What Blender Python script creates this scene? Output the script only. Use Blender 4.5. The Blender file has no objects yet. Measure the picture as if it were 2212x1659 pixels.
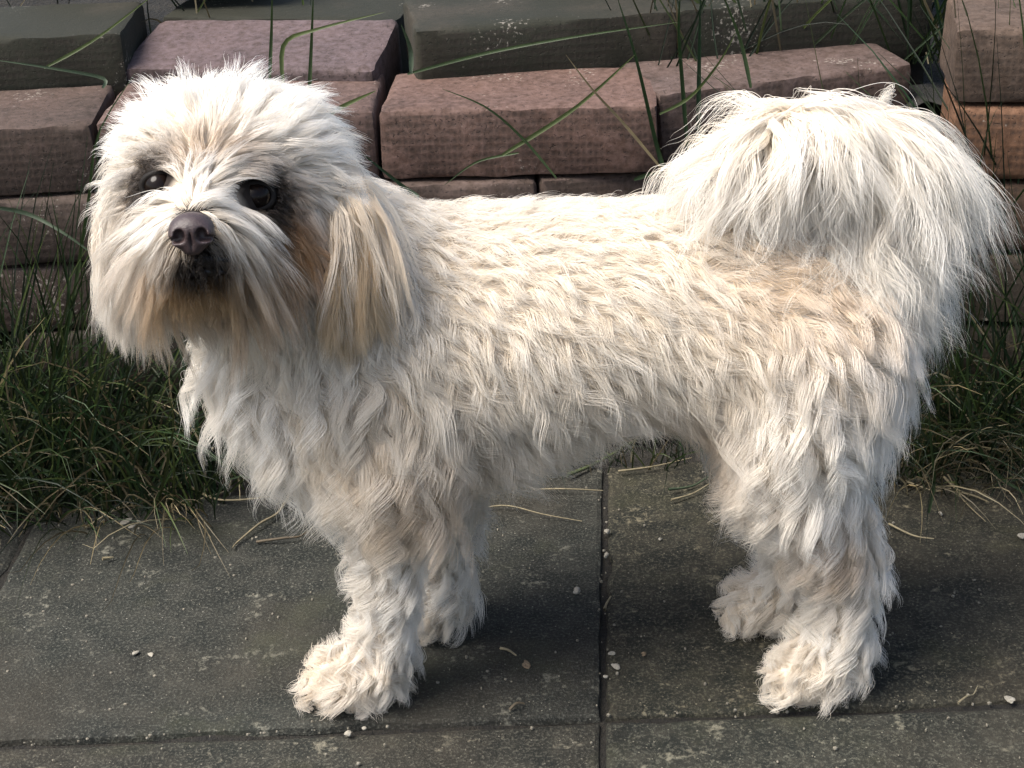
import bpy, bmesh, math
import numpy as np
from mathutils import Matrix, Vector, kdtree
sc = bpy.context.scene
COL = sc.collection
rng = np.random.default_rng(7)
R = math.radians

# ---------------------------------------------------------------- camera
F_PX, CX, CY = 3600.0, 1106.0, 829.5            # pixel grid 2212 x 1659
CAM_H, PITCH, ROLL = 0.63, 27.0, 2.5
cam = bpy.data.cameras.new('camera'); cam_o = bpy.data.objects.new('camera', cam); COL.objects.link(cam_o)
MROT = Matrix.Rotation(R(90 - PITCH), 3, 'X') @ Matrix.Rotation(R(-ROLL), 3, 'Z')
cam_o.matrix_world = Matrix.Translation((0, 0, CAM_H)) @ MROT.to_4x4()
cam.sensor_width = 36; cam.lens = 36 * F_PX / 2212; cam.clip_start = 0.01; cam.clip_end = 300
sc.camera = cam_o
MR = np.array(MROT); CO = np.array((0, 0, CAM_H))
# ---------------------------------------------------------------- sky, sun, exposure
SUN_EL, SUN_AZ = 57.0, -112.0                    # azimuth from +Y towards +X
w = bpy.data.worlds.new('World'); sc.world = w; w.use_nodes = True
sky = w.node_tree.nodes.new('ShaderNodeTexSky'); sky.sky_type = 'NISHITA'; sky.sun_disc = False
sky.sun_elevation = R(SUN_EL); sky.sun_rotation = R(SUN_AZ); sky.air_density = 1.2; sky.dust_density = 4.0; sky.ozone_density = .8
bg = w.node_tree.nodes['Background']; bg.inputs[1].default_value = 0.09
w.node_tree.links.new(sky.outputs[0], bg.inputs[0])
sun = bpy.data.lights.new('sun', 'SUN'); sun.energy = 2.7; sun.angle = R(36); sun.color = (1, .96, .89)
sun_o = bpy.data.objects.new('sun', sun); COL.objects.link(sun_o)
sd = Vector((math.sin(R(SUN_AZ)) * math.cos(R(SUN_EL)), math.cos(R(SUN_AZ)) * math.cos(R(SUN_EL)), math.sin(R(SUN_EL))))
sun_o.rotation_euler = sd.to_track_quat('Z', 'Y').to_euler(); sun_o.location = sd * 5
sc.view_settings.view_transform = 'Standard'; sc.view_settings.look = 'None'
sc.view_settings.exposure = 1.42; sc.view_settings.gamma = 1
sc.cycles.max_bounces = 6; sc.cycles.diffuse_bounces = 3; sc.cycles.glossy_bounces = 3; sc.cycles.transmission_bounces = 4; sc.cycles.transparent_max_bounces = 4
sc.cycles_curves.subdivisions = 1; sc.cycles.use_adaptive_sampling = True; sc.cycles.adaptive_threshold = .02

# ---------------------------------------------------------------- helpers
def ray(px, py):
    d = np.array(((px - CX) / F_PX, -(py - CY) / F_PX, -1.0)); return MR @ d
def at_z(px, py, z=0.0):
    d = ray(px, py); return CO + d * ((z - CAM_H) / d[2])
def at_y(px, py, Y):
    d = ray(px, py); return CO + d * (Y / d[1])
def link(o, parent=None):
    COL.objects.link(o)
    if parent is not None: o.parent = parent
    return o
def tag(o, label=None, cat=None, group=None, kind=None):
    for k, v in (('label', label), ('category', cat), ('group', group), ('kind', kind)):
        if v: o[k] = v
    return o
def mesh_obj(name, verts, faces, mat=None, parent=None, smooth=False):
    me = bpy.data.meshes.new(name); me.from_pydata([tuple(v) for v in verts], [], [tuple(f) for f in faces]); me.update()
    if mat: me.materials.append(mat)
    if smooth: me.shade_smooth()
    return link(bpy.data.objects.new(name, me), parent)
def empty(name, loc=(0, 0, 0)):
    o = bpy.data.objects.new(name, None); o.location = loc; o.empty_display_size = .02; return link(o)

class NT:
    def __init__(s, name):
        s.m = bpy.data.materials.new(name); s.m.use_nodes = True; s.n = s.m.node_tree.nodes; s.l = s.m.node_tree.links
        s.n.clear(); s.out = s.n.new('ShaderNodeOutputMaterial')
    def add(s, t, props=None, **ins):
        nd = s.n.new(t)
        for k, v in (props or {}).items(): setattr(nd, k, v)
        for k, v in ins.items():
            k = int(k[1:]) if k[0] == 'i' and k[1:].isdigit() else k.replace('_', ' ')
            if isinstance(v, bpy.types.NodeSocket): s.l.new(v, nd.inputs[k])
            else: nd.inputs[k].default_value = v
        return nd
    def math(s, op, a, b=None, c=None):
        d = dict(i0=a)
        if b is not None: d['i1'] = b
        if c is not None: d['i2'] = c
        return s.add('ShaderNodeMath', {'operation': op}, **d).outputs[0]
    def ramp(s, fac, stops):
        nd = s.add('ShaderNodeValToRGB', Fac=fac); e = nd.color_ramp.elements
        while len(e) < len(stops): e.new(.5)
        for el, (p, c) in zip(e, stops): el.position = p; el.color = (*c, 1) if len(c) == 3 else c
        return nd.outputs[0]
    def mix(s, fac, a, b, mode='MIX'):
        nd = s.add('ShaderNodeMix', {'data_type': 'RGBA', 'blend_type': mode})
        for i, v in ((0, fac), (6, a), (7, b)):
            if isinstance(v, bpy.types.NodeSocket): s.l.new(v, nd.inputs[i])
            else: nd.inputs[i].default_value = v if not isinstance(v, tuple) else (*v, 1)[:4]
        return nd.outputs[2]
    def noise(s, vec, scale, detail=4, rough=.6):
        return s.add('ShaderNodeTexNoise', Vector=vec, Scale=scale, Detail=detail, Roughness=rough).outputs[0]
    def done(s, bsdf): s.l.new(bsdf.outputs[0], s.out.inputs[0]); return s.m

def g3(v): return (v, v, v)
# ---------------------------------------------------------------- materials
def mat_brick():
    t = NT('clinker'); tc = t.add('ShaderNodeTexCoord'); ob = tc.outputs['Object']; geo = t.add('ShaderNodeNewGeometry')
    oi = t.add('ShaderNodeObjectInfo')
    off = t.add('ShaderNodeVectorMath', {'operation': 'ADD'}, i0=ob, i1=t.add('ShaderNodeVectorMath', {'operation': 'SCALE'}, i0=(7.3, 3.1, 5.7), Scale=oi.outputs['Random']).outputs[0]).outputs[0]
    sep = t.add('ShaderNodeSeparateXYZ', Vector=ob)
    n1 = t.noise(off, 22, 6, .65); n2 = t.noise(off, 160, 4, .7); n3 = t.noise(off, 9, 3, .5)
    base = t.mix(t.ramp(n1, [(.3, g3(0)), (.7, g3(1))]), (.028, .018, .0135), (.078, .051, .041))
    base = t.mix(t.ramp(n2, [(.35, g3(0)), (.75, g3(.5))]), base, (.20, .148, .138))
    pit = t.ramp(t.noise(off, 420, 2, .5), [(.30, g3(1)), (.36, g3(0))])
    base = t.mix(t.math('MULTIPLY', pit, .8), base, (.025, .018, .016))
    at = t.add('ShaderNodeAttribute', {'attribute_type': 'OBJECT', 'attribute_name': 'moss'})
    ti = t.add('ShaderNodeAttribute', {'attribute_type': 'OBJECT', 'attribute_name': 'tint'})
    base = t.mix(t.math('MINIMUM', .96, t.math('MULTIPLY', at.outputs['Fac'], t.ramp(n3, [(.25, g3(.6)), (.6, g3(1))]))), base, (.013, .0135, .009))
    base = t.mix(1.0, base, ti.outputs['Color'], 'MULTIPLY')
    # rows of small punched holes on the long faces
    tn = t.add('ShaderNodeVectorTransform', {'vector_type': 'NORMAL', 'convert_from': 'WORLD', 'convert_to': 'OBJECT'}, Vector=geo.outputs['Normal'])
    ny = t.math('ABSOLUTE', t.add('ShaderNodeSeparateXYZ', Vector=tn.outputs[0]).outputs[1])
    wob = t.math('MULTIPLY', t.math('SUBTRACT', t.noise(off, 60, 2, .5), .5), .0008)
    fx = t.math('SUBTRACT', t.math('FRACT', t.math('DIVIDE', t.math('ADD', sep.outputs[0], wob), .0044)), .5)
    fz = t.math('SUBTRACT', t.math('FRACT', t.math('DIVIDE', t.math('ADD', sep.outputs[2], wob), .0060)), .5)
    dd = t.math('SQRT', t.math('ADD', t.math('POWER', t.math('MULTIPLY', fx, .0044), 2), t.math('POWER', t.math('MULTIPLY', fz, .0060), 2)))
    hole = t.math('MULTIPLY', t.ramp(dd, [(.0006, g3(1)), (.00095, g3(0))]), t.ramp(ny, [(.9, g3(0)), (.96, g3(1))]))
    hole = t.math('MULTIPLY', hole, t.ramp(t.noise(off, 45, 3, .6), [(.38, g3(0)), (.5, g3(1))]))
    base = t.mix(t.math('MULTIPLY', hole, .7), base, (.02, .015, .012))
    # pale lime bloom
    lime = t.ramp(t.math('MULTIPLY', t.noise(off, 14, 2, .5), t.noise(off, 330, 3, .6)), [(.38, g3(0)), (.44, g3(1))])
    base = t.mix(t.math('MULTIPLY', lime, .38), base, (.42, .38, .33))
    hgt = t.math('SUBTRACT', t.math('ADD', t.math('MULTIPLY', n2, .6), t.math('MULTIPLY', n1, .6)), t.math('ADD', t.math('MULTIPLY', hole, .25), t.math('MULTIPLY', pit, .4)))
    bp = t.add('ShaderNodeBump', Strength=.55, Distance=.0016, Height=hgt)
    b = t.add('ShaderNodeBsdfPrincipled', Base_Color=base, Roughness=.82, Normal=bp.outputs[0]); b.inputs['Specular IOR Level'].default_value = .3
    return t.done(b)

def mat_slab():
    t = NT('concrete_slab'); geo = t.add('ShaderNodeNewGeometry'); p = geo.outputs['Position']
    oi = t.add('ShaderNodeObjectInfo')
    n1 = t.noise(p, 7, 5, .62); n2 = t.noise(p, 42, 6, .7); n3 = t.noise(p, 520, 3, .75)
    base = t.mix(t.ramp(n1, [(.33, g3(0)), (.68, g3(1))]), (.0028, .0038, .0031), (.0088, .0110, .0088))
    base = t.mix(t.ramp(n2, [(.42, g3(0)), (.75, g3(.75))]), base, (.044, .042, .034))
    base = t.mix(t.ramp(n3, [(.50, g3(0)), (.68, g3(.9))]), base, (.085, .086, .072))
    base = t.mix(t.ramp(n3, [(.25, g3(.8)), (.42, g3(0))]), base, (.010, .011, .010))
    # pale stone chips of the concrete
    v = t.add('ShaderNodeTexVoronoi', Vector=p, Scale=420.0)
    chip = t.math('MULTIPLY', t.ramp(v.outputs['Distance'], [(.16, g3(1)), (.27, g3(0))]), t.ramp(t.add('ShaderNodeSeparateColor', Color=v.outputs['Color']).outputs[0], [(.86, g3(0)), (.97, g3(1))]))
    base = t.mix(t.math('MULTIPLY', chip, .7), base, (.26, .25, .21))
    # lichen and worn lime film
    li = t.ramp(t.math('ADD', t.math('MULTIPLY', t.noise(p, 26, 4, .7), .7), t.math('MULTIPLY', t.noise(p, 190, 4, .7), .45)), [(.66, g3(0)), (.74, g3(1))])
    base = t.mix(t.math('MULTIPLY', li, .55), base, (.23, .22, .175))
    base = t.mix(t.ramp(t.noise(p, 4.5, 3, .55), [(.48, g3(0)), (.66, g3(.55))]), base, (.032, .026, .018))
    mo = t.ramp(t.noise(p, 11, 4, .6), [(.55, g3(0)), (.72, g3(.5))])
    base = t.mix(mo, base, (.036, .038, .020))
    ti = t.add('ShaderNodeAttribute', {'attribute_type': 'OBJECT', 'attribute_name': 'tint'})
    base = t.mix(1.0, base, ti.outputs['Color'], 'MULTIPLY')
    hgt = t.math('ADD', t.math('ADD', n3, t.math('MULTIPLY', n2, .8)), t.math('MULTIPLY', chip, .4))
    bp = t.add('ShaderNodeBump', Strength=.8, Distance=.0016, Height=hgt)
    b = t.add('ShaderNodeBsdfPrincipled', Base_Color=base, Roughness=.85, Normal=bp.outputs[0]); b.inputs['Specular IOR Level'].default_value = .35
    return t.done(b)

def mat_soil():
    t = NT('dark_soil'); p = t.add('ShaderNodeNewGeometry').outputs['Position']
    n = t.noise(p, 60, 6, .7); n2 = t.noise(p, 400, 3, .6)
    base = t.mix(t.ramp(n, [(.35, g3(0)), (.7, g3(1))]), (.005, .0045, .0035), (.018, .015, .010))
    base = t.mix(t.ramp(n2, [(.6, g3(0)), (.75, g3(.5))]), base, (.035, .03, .02))
    bp = t.add('ShaderNodeBump', Strength=1, Distance=.004, Height=t.math('ADD', n, n2))
    return t.done(t.add('ShaderNodeBsdfPrincipled', Base_Color=base, Roughness=.95, Normal=bp.outputs[0]))

def mat_attr(name, rough=.6, transl=0.0, noise_amt=.25, scale=120, spec=.4):
    t = NT(name); a = t.add('ShaderNodeAttribute', {'attribute_name': 'col'}); p = t.add('ShaderNodeNewGeometry').outputs['Position']
    c = t.mix(noise_amt, a.outputs['Color'], t.ramp(t.noise(p, scale, 3, .6), [(.3, g3(.15)), (.7, g3(1))]), 'MULTIPLY')
    b = t.add('ShaderNodeBsdfPrincipled', Base_Color=c, Roughness=rough); b.inputs['Specular IOR Level'].default_value = spec
    if transl:
        tr = t.add('ShaderNodeBsdfTranslucent', Color=c); b = t.add('ShaderNodeMixShader', i0=transl, i1=b.outputs[0], i2=tr.outputs[0])
    return t.done(b)
def mat_plain(name, c, rough=.5, spec=.5, bump=0, scale=300, c2=None, coat=0):
    t = NT(name); p = t.add('ShaderNodeNewGeometry').outputs['Position']; n = t.noise(p, scale, 3, .6)
    col = t.mix(t.ramp(n, [(.3, g3(0)), (.7, g3(1))]), c, c2 or tuple(x * .75 for x in c))
    b = t.add('ShaderNodeBsdfPrincipled', Base_Color=col, Roughness=rough); b.inputs['Specular IOR Level'].default_value = spec
    b.inputs['Coat Weight'].default_value = coat; b.inputs['Coat Roughness'].default_value = .03
    if bump: t.l.new(t.add('ShaderNodeBump', Strength=bump, Distance=.0006, Height=n).outputs[0], b.inputs['Normal'])
    return t.done(b)
def mat_fur():
    t = NT('dog_fur'); a = t.add('ShaderNodeAttribute', {'attribute_name': 'fcol'})
    h = t.add('ShaderNodeBsdfHairPrincipled', {'parametrization': 'COLOR'}, Color=a.outputs['Color'])
    h.inputs['Roughness'].default_value = .42; h.inputs['Radial Roughness'].default_value = .7
    h.inputs['Random Roughness'].default_value = .2; h.inputs['Coat'].default_value = 0.0
    d = t.add('ShaderNodeBsdfDiffuse', Color=a.outputs['Color'])
    return t.done(t.add('ShaderNodeMixShader', i0=.45, i1=h.outputs[0], i2=d.outputs[0]))
M_BRICK, M_SLAB, M_SOIL, M_FUR = mat_brick(), mat_slab(), mat_soil(), mat_fur()
M_GRASS = mat_attr('grass_blade', .5, .3, .35, 90)
M_STRAW = mat_attr('dry_stem', .7, 0, .4, 200)
M_STONE = mat_plain('pale_pebble', (.30, .28, .24), .85, .2, .5, 900, (.18, .165, .135))
M_SKIN = mat_plain('cream_skin', (.62, .54, .45), .8, .2)
M_NOSE = mat_plain('nose_leather', (.050, .032, .032), .42, .5, .5, 1500, (.028, .018, .019))
M_EYE = mat_plain('eye_dark', (.008, .005, .004), .10, .12, 0, 300, (.005, .0035, .003), .05)
M_LID = mat_plain('eyelid_skin', (.009, .007, .006), .6, .15, .3, 1500)
M_LIP = mat_plain('lip_skin', (.010, .008, .008), .4, .5, .4, 1200)

# ================================================================= ground
def grid_sheet(name, x0, x1, y0, y1, n, zf, mat, parent=None):
    xs = np.linspace(x0, x1, n[0]); ys = np.linspace(y0, y1, n[1])
    V = [(x, y, zf(x, y)) for y in ys for x in xs]
    Fq = [(j * n[0] + i, j * n[0] + i + 1, (j + 1) * n[0] + i + 1, (j + 1) * n[0] + i) for j in range(n[1] - 1) for i in range(n[0] - 1)]
    return mesh_obj(name, V, Fq, mat, parent, True)
tag(grid_sheet('ground', -120, 120, -120, 120, (9, 9), lambda x, y: -.05, M_SOIL), kind='structure')
hn = np.random.default_rng(3).uniform(-1, 1, (60, 60))
def soil_z(x, y):
    i = int((x + 1) * 24) % 60; j = int((y - .9) * 90) % 60
    return -.012 + .004 * hn[i, j]
tag(grid_sheet('soil_strip', -1.0, 1.1, .95, 1.24, (90, 22), soil_z, M_SOIL), kind='structure')
def bank_z(x, y):
    i = int((x + 1) * 24) % 60; j = int((y - .9) * 60) % 60
    return .235 + .012 * hn[i, j] + max(0, y - 1.4) * .12
tag(grid_sheet('soil_bank', -1.0, 1.1, 1.19, 3.2, (60, 40), bank_z, M_SOIL), kind='structure')

pav = tag(empty('pavement'), kind='structure')
# slab corners on the ground from the joints that show
def slab(c, z=0.0, tint=(1, 1, 1), seed=0):
    r = np.random.default_rng(seed); n = 26; c = [np.array(p[:2]) for p in c]
    cen = sum(c) / 4; loop = []
    for i in range(4):
        a, b = c[i], c[(i + 1) % 4]
        for k in range(n):
            t = k / n; p = a * (1 - t) + b * t
            d = cen - p; d /= np.linalg.norm(d)
            loop.append(p + d * (.0012 + .0012 * r.random() + (.004 * r.random() if r.random() < .08 else 0)))
    m = len(loop); V = []; Fq = []
    for zz, ins in ((z - .045, .001), (z - .005, 0), (z - .0012, .0012), (z, .0045)):
        for p in loop:
            d = cen - p; d /= np.linalg.norm(d); q = p + d * ins; V.append((q[0], q[1], zz))
    for k in range(3):
        for i in range(m): Fq.append((k * m + i, k * m + (i + 1) % m, (k + 1) * m + (i + 1) % m, (k + 1) * m + i))
    Fq.append(tuple(range(3 * m, 4 * m)))
    o = mesh_obj('paving_slab', V, Fq, M_SLAB, pav); o['tint'] = tint; return o
J = at_z(1302, 1549); K0 = at_z(1307, 1005)                # joint crossing, far end of the joint
L0 = at_z(-190, 1612); L1 = at_z(85, 1095)
u_row = (J - L0); depth = (K0 - J); ldep = (L1 - L0)
RJ = J + (at_z(2212, 1515) - J) / np.linalg.norm(at_z(2212, 1515) - J) * np.linalg.norm(u_row)
RK = RJ + (at_z(2212, 925) - at_z(2212, 1515)) * 1.0
LL = L0 - u_row; LLK = LL + ldep * .93
slab([L0, J, K0, L1], 0, (1, 1, 1), 1)
slab([J, RJ, RK, K0], -.0006, (1.12, 1.02, .86), 2)
slab([LL, L0, L1, LLK], -.004, (.7, .7, .7), 3)
nd = -depth / np.linalg.norm(depth) * .40
for a, b, z, tn, s in ((L0, J, -.0016, (1.05, 1.0, .95), 4), (J, RJ, -.001, (1.08, 1.05, .98), 5), (LL, L0, 0, (1, 1, 1), 6)):
    g = np.array((0, -.0012, 0)); slab([a + nd, b + nd, b + g, a + g], z, tn, s)
    slab([a + 2 * nd, b + 2 * nd, b + nd, a + nd], z, tn, s + 10)
    slab([a + 3 * nd, b + 3 * nd, b + 2 * nd, a + 2 * nd], z, tn, s + 20)
RJ2 = RJ + (RJ - J); RK2 = RK + (RK - K0)
slab([RJ, RJ2, RK2, RK], -.002, (1, 1, 1), 9); slab([RJ + nd, RJ2 + nd, RJ2, RJ], -.001, (1, 1, 1), 19)
# joint filling of sandy dirt
tag(grid_sheet('joint_dirt', -1.2, 1.4, -.6, 1.12, (60, 40), lambda x, y: -.0045 + .002 * hn[int((x + 2) * 21) % 60, int((y + 2) * 31) % 60], M_SOIL), kind='structure')

# ================================================================= bricks
BW, BD, BH = .20, .10, .052
def brick_mesh(seed, L=BW, D=BD, H=BH):
    r = np.random.default_rng(seed); bm = bmesh.new(); bmesh.ops.create_cube(bm, size=1)
    for v in bm.verts: v.co = Vector((v.co.x * L, v.co.y * D, v.co.z * H)) + Vector(r.normal(0, .0007, 3))
    bmesh.ops.bevel(bm, geom=list(bm.edges), offset=.0055, segments=2, profile=.6, affect='EDGES')
    for ax_, L_, n_ in (((1, 0, 0), L, 14), ((0, 1, 0), D, 6)):
        for q in range(1, n_):
            bmesh.ops.bisect_plane(bm, geom=bm.verts[:] + bm.edges[:] + bm.faces[:], plane_co=Vector(ax_) * L_ * (q / n_ - .5 + float(r.normal(0, .1 / n_))), plane_no=ax_)
    hb = Vector((L, D, H)) / 2
    for v in bm.verts:
        e = sum(1 for i in range(3) if abs(v.co[i]) > hb[i] - .007)
        k = .00012 + (.0003 if e >= 2 else 0); v.co += Vector(r.normal(0, k, 3))
        if e >= 2 and r.random() < .07: v.co *= 1 - float(r.uniform(.003, .012))
    me = bpy.data.meshes.new('brick'); bm.to_mesh(me); bm.free(); me.materials.append(M_BRICK); me.shade_smooth()
    me.set_sharp_from_angle(angle=R(50)) if hasattr(me, 'set_sharp_from_angle') else None
    return me
BM = [brick_mesh(s) for s in range(6)]; HALF = brick_mesh(20, .098)
def brick(parent, ftl, ftr, ztop, moss=0.0, tint=(1, 1, 1), tilt=0, L=None, me=None, lift=0):
    """front top edge from ftl to ftr (world xy); the brick hangs below ztop"""
    a, b = np.array(ftl[:2]), np.array(ftr[:2]); u = (b - a); u /= np.linalg.norm(u); nrm = np.array((-u[1], u[0]))
    mid = (a + b) / 2 + nrm * BD / 2
    o = bpy.data.objects.new('brick', me or BM[int(rng.integers(6))]); link(o, parent)
    pl_ = parent.location; o.location = (mid[0] - pl_[0], mid[1] - pl_[1], ztop - BH / 2 - pl_[2]); o.rotation_euler = (R(tilt), float(rng.normal(0, .004)), math.atan2(u[1], u[0]))
    o['moss'] = float(moss); o['tint'] = tuple(float(x) for x in tint); return o
ZA, CH = .268, .054
front = tag(empty('brick_wall', (0, 1.15, 0)), 'low dry-laid wall of brown clinker bricks directly behind the white dog', 'wall')
def edge(p, q, z): return at_z(*p, z), at_z(*q, z)
A = [((-415, 300), (194, 266)), ((204, 264), (808, 240)), ((816, 240), (1421, 226)), ((1428, 205), (2035, 128))]
for i, (p, q) in enumerate(A):
    a, b = edge(p, q, ZA); b = a + (b - a) / np.linalg.norm(b - a) * BW
    brick(front, a, b, ZA, (.45, .1, 0, .15)[i], ((1.05, .98, .95), (1.1, 1, .98), (1.12, .98, .92), (1.05, 1.02, 1.02))[i])
# lower courses follow the line of the top one, half a brick shifted
pl = [at_z(-415, 300, ZA), at_z(200, 265, ZA), at_z(812, 240, ZA), at_z(1424, 224, ZA), at_z(2035, 150, ZA), at_z(2600, 80, ZA)]
def along(s):
    """point at arc length s (metres) from the joint of the second and third brick"""
    d = [np.linalg.norm(pl[i + 1][:2] - pl[i][:2]) for i in range(5)]; c = [-(d[0] + d[1])]
    for x in d: c.append(c[-1] + x)
    i = max(0, min(4, int(np.searchsorted(c, s)) - 1)); t = (s - c[i]) / d[i]
    return pl[i] * (1 - t) + pl[i + 1] * t
for k in range(1, 5):
    z = ZA - k * CH; off = .115 if k % 2 else .0; fwd = np.array((0, -(.003, .001, .004, .002)[k - 1], 0))
    for j in range(-4, 4):
        s = off + j * (BW + .003)
        a, b = along(s) + fwd, along(s + BW) + fwd
        jit = np.array((0, float(rng.normal(0, .0015)), 0))
        b = a + (b - a) / np.linalg.norm(b - a) * BW
        mo = (.45, .8, 1.1, 1.2)[k - 1] * float(rng.uniform(.5, 1.1))
        brick(front, a + jit, b + jit, z, min(mo, 1), tuple(np.array((1, .97, .95)) * float(rng.uniform(.8, 1.1))))
back = tag(empty('brick_terrace', (0, 1.28, .2)), 'darker mossy upper row of bricks set back behind the low wall', 'wall')
ZU = .305
U = [((-310, 96), (302, 70), ZU, 1.25, 0), ((893, 66), (1463, 24), ZU, 1.1, 0), ((1472, 24), (2075, -22), ZU, 1.3, 0)]
for p, q, z, mo, ti in U:
    a, b = edge(p, q, z); b = a + (b - a) / np.linalg.norm(b - a) * BW
    brick(back, a, b, z, mo, (.9, .95, .85), ti)
    brick(back, a + np.array((.1, .125, .05)), b + np.array((.1, .125, .05)), z + .05, .9, (.8, .9, .8))
    # the brick each of them rests on
    brick(back, a + np.array((.0, .012, 0)), b + np.array((.0, .012, 0)), z - BH - .002, .9, (.7, .7, .7))
a, b = edge((318, 36), (884, 44), .288); brick(back, a, b, .288, 1.25, (.9, .95, .85))
loose = tag(empty('loose_brick', (-.16, 1.29, .22)), 'lilac grey clinker brick tilted forward on the wall behind the dog\'s head', 'brick')
a, b = edge((262, 146), (858, 149), .277); b = a + (b - a) / np.linalg.norm(b - a) * .198
lb = brick(loose, a, b, .277, .12, (1.02, 1.04, 1.22), 7)
lb.location.z += .006
# stack to the right
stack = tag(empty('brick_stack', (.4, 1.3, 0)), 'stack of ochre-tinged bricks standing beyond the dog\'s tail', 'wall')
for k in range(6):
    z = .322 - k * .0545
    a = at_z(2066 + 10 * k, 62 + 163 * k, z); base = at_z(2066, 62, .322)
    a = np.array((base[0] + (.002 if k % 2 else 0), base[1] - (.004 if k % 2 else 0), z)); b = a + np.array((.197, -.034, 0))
    brick(stack, a, b, z, (.1, .05, .3, .7, .8, .9)[k], ((.85, .82, .7), (1.3, .95, .62), (1.0, .85, .65), (.8, .8, .7), (.8, .8, .7), (.8, .8, .8))[k])  # ochre tints paint the warm sun patches into the brick colour
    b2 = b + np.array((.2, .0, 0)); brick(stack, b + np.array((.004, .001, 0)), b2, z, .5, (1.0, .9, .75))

# ================================================================= dog : signed distance body
YD = .850
def W(px, py, dy=0.0): return at_y(px, py, YD + dy)
def G(px, dy, z, py=1450):                       # a point at height z above the ground under pixel column px
    p = at_y(px, py, YD + dy); return np.array((p[0], p[1], z))
CH_ = {}
def chain(g, pts): CH_.setdefault(g, []).append([(np.array(p, float), r) for p, r in pts])
chain('torso', [(W(720, 750), .056), (W(850, 715), .062), (W(1000, 715), .064), (W(1200, 690), .060), (W(1400, 670), .056), (W(1600, 680), .058)])
chain('torso', [(W(890, 825), .054), (W(1060, 825), .050), (W(1280, 735), .048)])
chain('rump', [(W(1600, 680), .056), (W(1755, 690), .046), (W(1780, 735), .040)])
chain('chest', [(W(612, 770, -.01), .042), (W(690, 880, -.010), .038), (W(775, 960, -.012), .034)])
chain('neck', [(W(760, 640, -.005), .056), (W(640, 560, -.015), .050), (W(550, 470, -.03), .046)])
# near fore leg, far fore leg
chain('shoulder', [(W(800, 800, -.028), .046), (W(835, 930, -.040), .038), (W(865, 1030, -.042), .028)])
chain('shoulder', [(W(790, 800, .028), .046), (W(850, 930, .036), .036), (W(930, 1020, .040), .026)])
NF, FF, NH, FH = -.028, .042, -.036, .034
chain('foreleg', [(W(865, 1030, NF), .026), (W(832, 1180, NF), .0145), (W(828, 1340, NF), .0110), (G(815, NF, .034), .011)])
chain('foreleg', [(W(930, 1020, FF), .024), (W(958, 1130, FF), .0150), (W(968, 1240, FF), .0115), (G(965, FF, .034), .011)])
chain('paw', [(G(808, NF, .026), .0155), (G(752, NF, .020), .0155), (G(702, NF - .002, .0150), .0115)])
chain('paw', [(G(955, FF, .026), .0145), (G(930, FF, .019), .0155), (G(890, FF, .015), .0120)])
# hind legs
chain('thigh', [(W(1740, 760, -.022), .050), (W(1715, 880, -.034), .041), (W(1695, 1000, -.040), .028)])
chain('thigh', [(W(1740, 760, .022), .048), (W(1700, 880, .034), .042), (W(1690, 1000, .038), .027)])
chain('thigh', [(W(1805, 780, -.024), .033), (W(1785, 930, -.034), .025)])
chain('hindleg', [(W(1705, 1010, NH), .027), (W(1775, 1130, NH), .0220), (W(1825, 1235, NH), .0150), (W(1815, 1330, NH), .0120), (G(1798, NH, .034), .0115)])
chain('hindleg', [(W(1695, 1000, FH), .026), (W(1720, 1110, FH), .020), (W(1735, 1200, FH), .0165), (G(1700, FH, .036), .0135)])
chain('paw', [(G(1790, NH, .026), .0155), (G(1755, NH - .004, .020), .0165), (G(1712, NH - .008, .0155), .0125)])
chain('paw', [(G(1690, FH, .026), .0150), (G(1650, FH, .019), .0155), (G(1605, FH - .004, .0150), .0120)])
# head
HD = -.045
SK = W(500, 395, HD)
chain('skull', [(W(455, 385, HD), .043), (W(545, 385, HD + .004), .043)])
chain('skull', [(W(500, 352, HD + .01), .031), (W(505, 420, HD + .015), .046)])
chain('cheek', [(W(395, 500, HD - .018), .030), (W(560, 520, HD - .014), .034)])
NOSE = W(413, 503, HD - .098)
MZ0 = W(455, 455, HD - .040)
chain('muzzle', [(MZ0, .026), (W(425, 500, HD - .072), .0175), (W(416, 512, HD - .080), .0125)])
chain('muzzle', [(W(395, 545, HD - .062), .0165), (W(400, 545, HD - .078), .0115)])
chain('muzzle', [(W(465, 550, HD - .060), .0175), (W(436, 545, HD - .078), .0115)])
chain('chin', [(W(450, 590, HD - .040), .022), (W(420, 592, HD - .072), .0115)])
# tail bone
TB = [(W(1800, 600, .0), .022), (W(1880, 480, .012), .0135), (W(1905, 370, .014), .0110), (W(1870, 285, .008), .0095), (W(1770, 255, .0), .0085), (W(1660, 280, -.008), .0075), (W(1590, 350, -.012), .006)]
chain('tail', TB)
GROUPS = list(CH_)
def d_group(P, g):
    out = None
    for ch in CH_[g]:
        for (a, ra), (b, rb) in zip(ch[:-1], ch[1:]):
            ab = b - a; t = np.clip(((P - a) @ ab) / (ab @ ab), 0, 1)
            d = np.linalg.norm(P - (a + t[:, None] * ab), axis=1) - (ra + t * (rb - ra))
            out = d if out is None else np.minimum(out, d)
    return out
def sdf_all(P): return np.stack([d_group(P, g) for g in GROUPS], 1)
KS = .0055
def sdf(P, D=None):
    D = sdf_all(P) if D is None else D
    m = D.min(1); return m - KS * np.log(np.exp(-(D - m[:, None]) / KS).sum(1))
def grad(P, fn, e=.0015):
    g = np.stack([fn(P + np.eye(3)[i] * e) - fn(P - np.eye(3)[i] * e) for i in range(3)], 1)
    return g / (np.linalg.norm(g, axis=1)[:, None] + 1e-9)

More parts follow.
